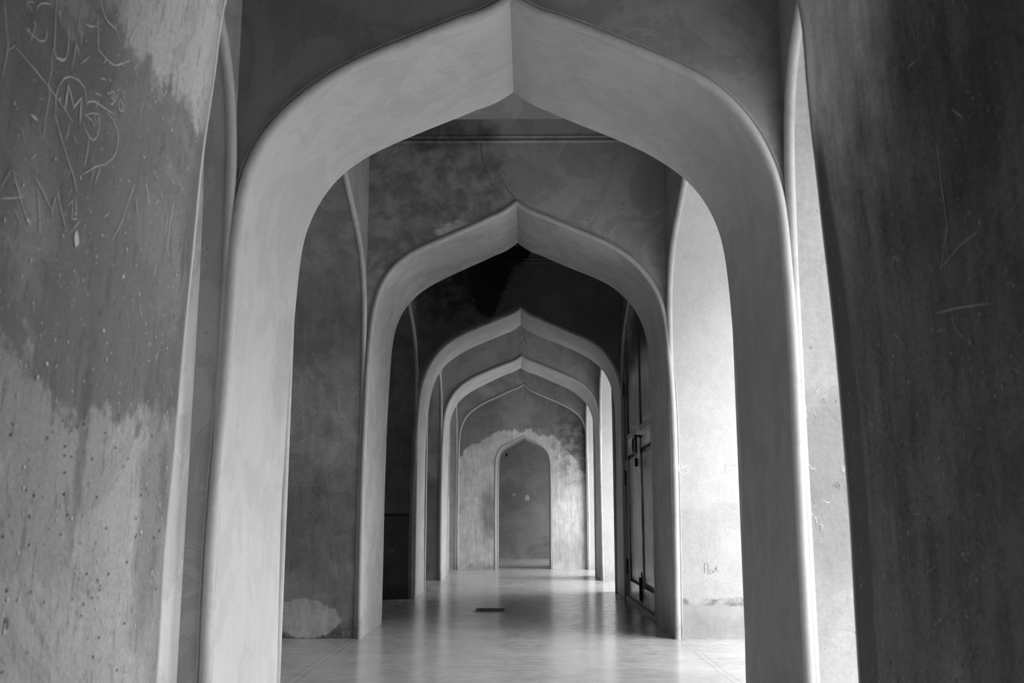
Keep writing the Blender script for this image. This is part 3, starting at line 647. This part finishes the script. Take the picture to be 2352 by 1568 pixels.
def gz(u):
    u = -abs(u)
    for p, q in zip(GEN[:NH], GEN[1:NH + 1]):
        if p[0] <= u <= q[0] and q[0] > p[0]: return p[1] + (q[1] - p[1]) * (u - p[0]) / (q[0] - p[0])
    return GEN[NH][1] if u > -.01 else 0
def top(y, ins): 
    q = (y - yc) / hw2 * (1 + ins * .35); return (gz(max(-.995, min(.995, q))) - ins)
def slab(bm, y0, y1, zb, ztopf, x0, x1, n=14):
    """upright board between y0 and y1 whose head may follow the arch"""
    ys = [y0 + (y1 - y0) * k / n for k in range(n + 1)]
    F = [(bm.verts.new((x0, y, zb)), bm.verts.new((x0, y, max(zb + .01, ztopf(y)))), bm.verts.new((x1, y, zb)), bm.verts.new((x1, y, max(zb + .01, ztopf(y))))) for y in ys]
    for A, B in zip(F, F[1:]):
        bm.faces.new((A[0], A[1], B[1], B[0])); bm.faces.new((A[2], A[3], B[3], B[2]))
        bm.faces.new((A[1], A[3], B[3], B[1])); bm.faces.new((A[0], A[2], B[2], B[0]))
    bm.faces.new((F[0][0], F[0][1], F[0][3], F[0][2])); bm.faces.new((F[-1][0], F[-1][1], F[-1][3], F[-1][2]))
bm = bmesh.new()
prof = [(yc + u * hw2, z) for u, z in GEN]; pin = [(yc + u * (hw2 - .075), max(0, z - .06)) for u, z in GEN]
loft(bm, [(DX - .012, a, b) for a, b in prof], [(DX - .012, a, b) for a, b in pin], 1)
loft(bm, [(DX - .012, a, b) for a, b in pin], [(DX + .05, a, b) for a, b in pin], 1)
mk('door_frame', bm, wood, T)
bm = bmesh.new(); box(bm, XR + .002, DX + .05, ya + .02, yb - .02, 0, .045); mk('sill', bm, M['sof3'], T)
for sd in (-1, 1):
    y_in, y_out = yc + sd * .004, yc + sd * (hw2 - .085)
    fr = lambda a: y_in + (y_out - y_in) * a
    zt = lambda y: top(y, .075)
    LF = bmesh.new()
    slab(LF, y_in, y_out, .06, zt, DX + .028, DX + .05, 24)
    slab(LF, fr(0), fr(.12), .06, zt, DX, DX + .028, 4); slab(LF, fr(.84), fr(1), .06, zt, DX, DX + .028, 6)
    slab(LF, fr(.12), fr(.84), .06, lambda y: .25, DX, DX + .028, 2); slab(LF, fr(.12), fr(.84), 1.82, lambda y: 2.02, DX, DX + .028, 2)
    ys = [fr(.12 + .72 * k / 20) for k in range(21)]
    zi = [min(zt(y) - .17, 3.36) - .55 * max(0, (k / 20 - .55)) ** 2 for k, y in enumerate(ys)]
    loft(LF, [(DX, y, z) for y, z in zip(ys, zi)], [(DX, y, zt(y)) for y in ys], 1)
    loft(LF, [(DX, y, z) for y, z in zip(ys, zi)], [(DX + .028, y, z) for y, z in zip(ys, zi)], 1)
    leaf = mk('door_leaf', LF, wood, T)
    def field(nm, zb, ztp):
        b2 = bmesh.new(); a0, a1 = fr(.155), fr(.805); n = 16
        yy = [a0 + (a1 - a0) * k / n for k in range(n + 1)]; c = (a0 + a1) / 2
        rim = [(y, zb) for y in yy] + [(y, ztp(y)) for y in reversed(yy)]
        cz = (zb + ztp(c)) / 2
        inn = [(c + (y - c) * .86, z + (.045 if z <= zb + 1e-6 else -.045)) for y, z in rim]
        A = [b2.verts.new((DX + .027, y, z)) for y, z in rim]; B = [b2.verts.new((DX + .012, y, z)) for y, z in inn]
        for k in range(len(A)): b2.faces.new((A[k], A[(k + 1) % len(A)], B[(k + 1) % len(A)], B[k]))
        for k in range(n): b2.faces.new((B[k], B[k + 1], B[len(B) - 2 - k], B[len(B) - 1 - k]))
        # groove between panel and stiles, its shade painted as a dark ring
        g0, g1 = fr(.122), fr(.838)
        big = [(g0 + (g1 - g0) * k / n, zb - .018) for k in range(n + 1)]; big += [(y, ztp(max(min(y, max(a0, a1)), min(a0, a1))) + .018) for y, _ in reversed(big)]
        G = [b2.verts.new((DX + .0272, y, z)) for y, z in big]; A2_ = [b2.verts.new((DX + .0268, y, z)) for y, z in rim]
        for k in range(len(G)):
            f_ = b2.faces.new((G[k], G[(k + 1) % len(G)], A2_[(k + 1) % len(G)], A2_[k])); f_.material_index = 1
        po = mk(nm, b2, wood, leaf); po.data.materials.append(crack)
        return po
    field('lower_panel', .27, lambda y: 1.80)
    def zint(y):
        t = (y - ys[0]) / (ys[-1] - ys[0]) * 20; k = max(0, min(19, int(t))); return zi[k] + (zi[k + 1] - zi[k]) * (t - k) - .02
    field('upper_panel', 2.10, zint)
    b2 = bmesh.new(); box(b2, DX - .001, DX + .02, min(fr(.12), fr(.84)), max(fr(.12), fr(.84)), 2.02, 2.09); mk('sloping_sill', b2, M['sof3'], leaf)
    for zh in (.42, 1.55, 2.72):
        b2 = bmesh.new(); yh = y_out - sd * .012; box(b2, DX - .006, DX, yh - .035, yh + .035, zh - .09, zh + .09)
        tube(b2, [(DX - .014, yh + sd * .02, zh - .1), (DX - .014, yh + sd * .02, zh + .1)], .010, 8)
        mk('hinge', b2, iron, leaf)
bm = bmesh.new(); y = yc - .05; box(bm, DX - .008, DX, y - .02, y + .02, .07, .42); tube(bm, [(DX - .02, y, .10), (DX - .02, y, .36)], .012, 8)
for zz_ in (.12, .30): box(bm, DX - .032, DX, y - .026, y + .026, zz_, zz_ + .03)
mk('bolt', bm, iron, T)
bm = bmesh.new(); box(bm, DX - .008, DX, yc - .13, yc - .05, 1.955, 1.985); tube(bm, [(DX, yc - .10, 1.97), (DX - .05, yc - .10, 1.975), (DX - .055, yc - .02, 1.97), (DX - .045, yc + .06, 1.95)], .012, 8)
tube(bm, [(DX - .05 + .0 * k, yc + .12 + .045 * math.cos(k / 8 * 6.283), 1.88 + .075 * math.sin(k / 8 * 6.283)) for k in range(9)], .010, 6)
tube(bm, [(DX - .03, yc - .02, 1.97), (DX - .03, yc - .01, 1.78)], .016, 8)
mk('hasp', bm, iron, T)
T2 = thing('padlock', (DX - .03, yc - .02, 1.62), 'black padlock hanging from the hasp between the two door leaves', 'padlock')
bm = bmesh.new(); box(bm, DX - .05, DX - .012, yc - .055, yc + .025, 1.62, 1.72)
bmesh.ops.bevel(bm, geom=list(bm.edges), offset=.008, segments=2, affect='EDGES'); mk('lock_body', bm, iron, T2, True)
bm = bmesh.new(); tube(bm, [(DX - .031, yc - .04, 1.70), (DX - .031, yc - .042, 1.76), (DX - .031, yc - .03, 1.79), (DX - .031, yc, 1.79), (DX - .031, yc + .012, 1.76), (DX - .031, yc + .01, 1.70)], .007, 8); mk('shackle', bm, plain('worn_steel', .4, .3, .9), T2, True)

# ------------------------------------------------------------------ small fittings
p0 = onY(1090, 1401, floorY(1401)); yg = floorY(1401)
gx0, gx1 = (1090 - 1206) / F_PX * (yg * CP - SP), (1160 - 1206) / F_PX * (yg * CP - SP)
T = thing('floor_grate', ((gx0 + gx1) / 2, yg, 0), 'small dark metal drain grate set flat in the polished floor', 'drain grate')
bm = bmesh.new()
for (a, b_, c, d) in ((gx0, gx1, yg - .22, yg - .195), (gx0, gx1, yg + .195, yg + .22), (gx0, gx0 + .02, yg - .195, yg + .195), (gx1 - .02, gx1, yg - .195, yg + .195)): box(bm, a, b_, c, d, .0, .006)
mk('frame', bm, plain('worn_iron', .16, .4, .3), T)
bm = bmesh.new(); box(bm, gx0 + .02, gx1 - .02, yg - .195, yg + .195, 0, .002); mk('pit_shade', bm, crack, T)  # flat dark sheet, the shade inside the drain as colour
for k in range(7):
    x = gx0 + .05 + (gx1 - gx0 - .1) * k / 6; bm = bmesh.new(); box(bm, x - .006, x + .006, yg - .195, yg + .195, .002, .005); mk('bar', bm, iron, T)
X = XL - .14
T = thing('wall_shutter', (X, 20.5, 1.5), 'narrow dark upright shutter on the back of the far left niche', 'shutter')
bm = bmesh.new(); box(bm, X, X + .012, 20.22, 20.74, 1.50, 2.30); mk('board', bm, plain('dark_board', .06, .6), T)
bm = bmesh.new(); box(bm, X, X + .02, 20.19, 20.22, 1.47, 2.33); box(bm, X, X + .02, 20.74, 20.77, 1.47, 2.33); box(bm, X, X + .02, 20.22, 20.74, 1.47, 1.50); box(bm, X, X + .02, 20.22, 20.74, 2.30, 2.33); mk('frame', bm, plain('grey_board', .25, .6), T)
T = thing('junction_box', (1.318, 13.55, 1.77), 'small pale box fixed on the third arch beside the door', 'box')
bm = bmesh.new(); box(bm, 1.292, 1.325, 13.42, 13.66, 1.77, 1.95); mk('case', bm, plain('pale_plastic', .6, .5), T)
bm = bmesh.new(); box(bm, 1.287, 1.292, 13.44, 13.64, 1.785, 1.935); mk('cover', bm, plain('pale_plastic_cover', .55, .5), T)
p = onY(1432, 738, A3)
bm = bmesh.new(); tube(bm, [(p.x, A3, p.z), (p.x, A3 - .09, p.z), (p.x, A3 - .11, p.z + .04)], .018, 8); tube(bm, [(p.x, A3 - .001, p.z), (p.x, A3 - .015, p.z)], .035, 10)
tag(mk('iron_hook', bm, iron, None, True), 'short black iron peg high on the dark wall above the door', 'hook')
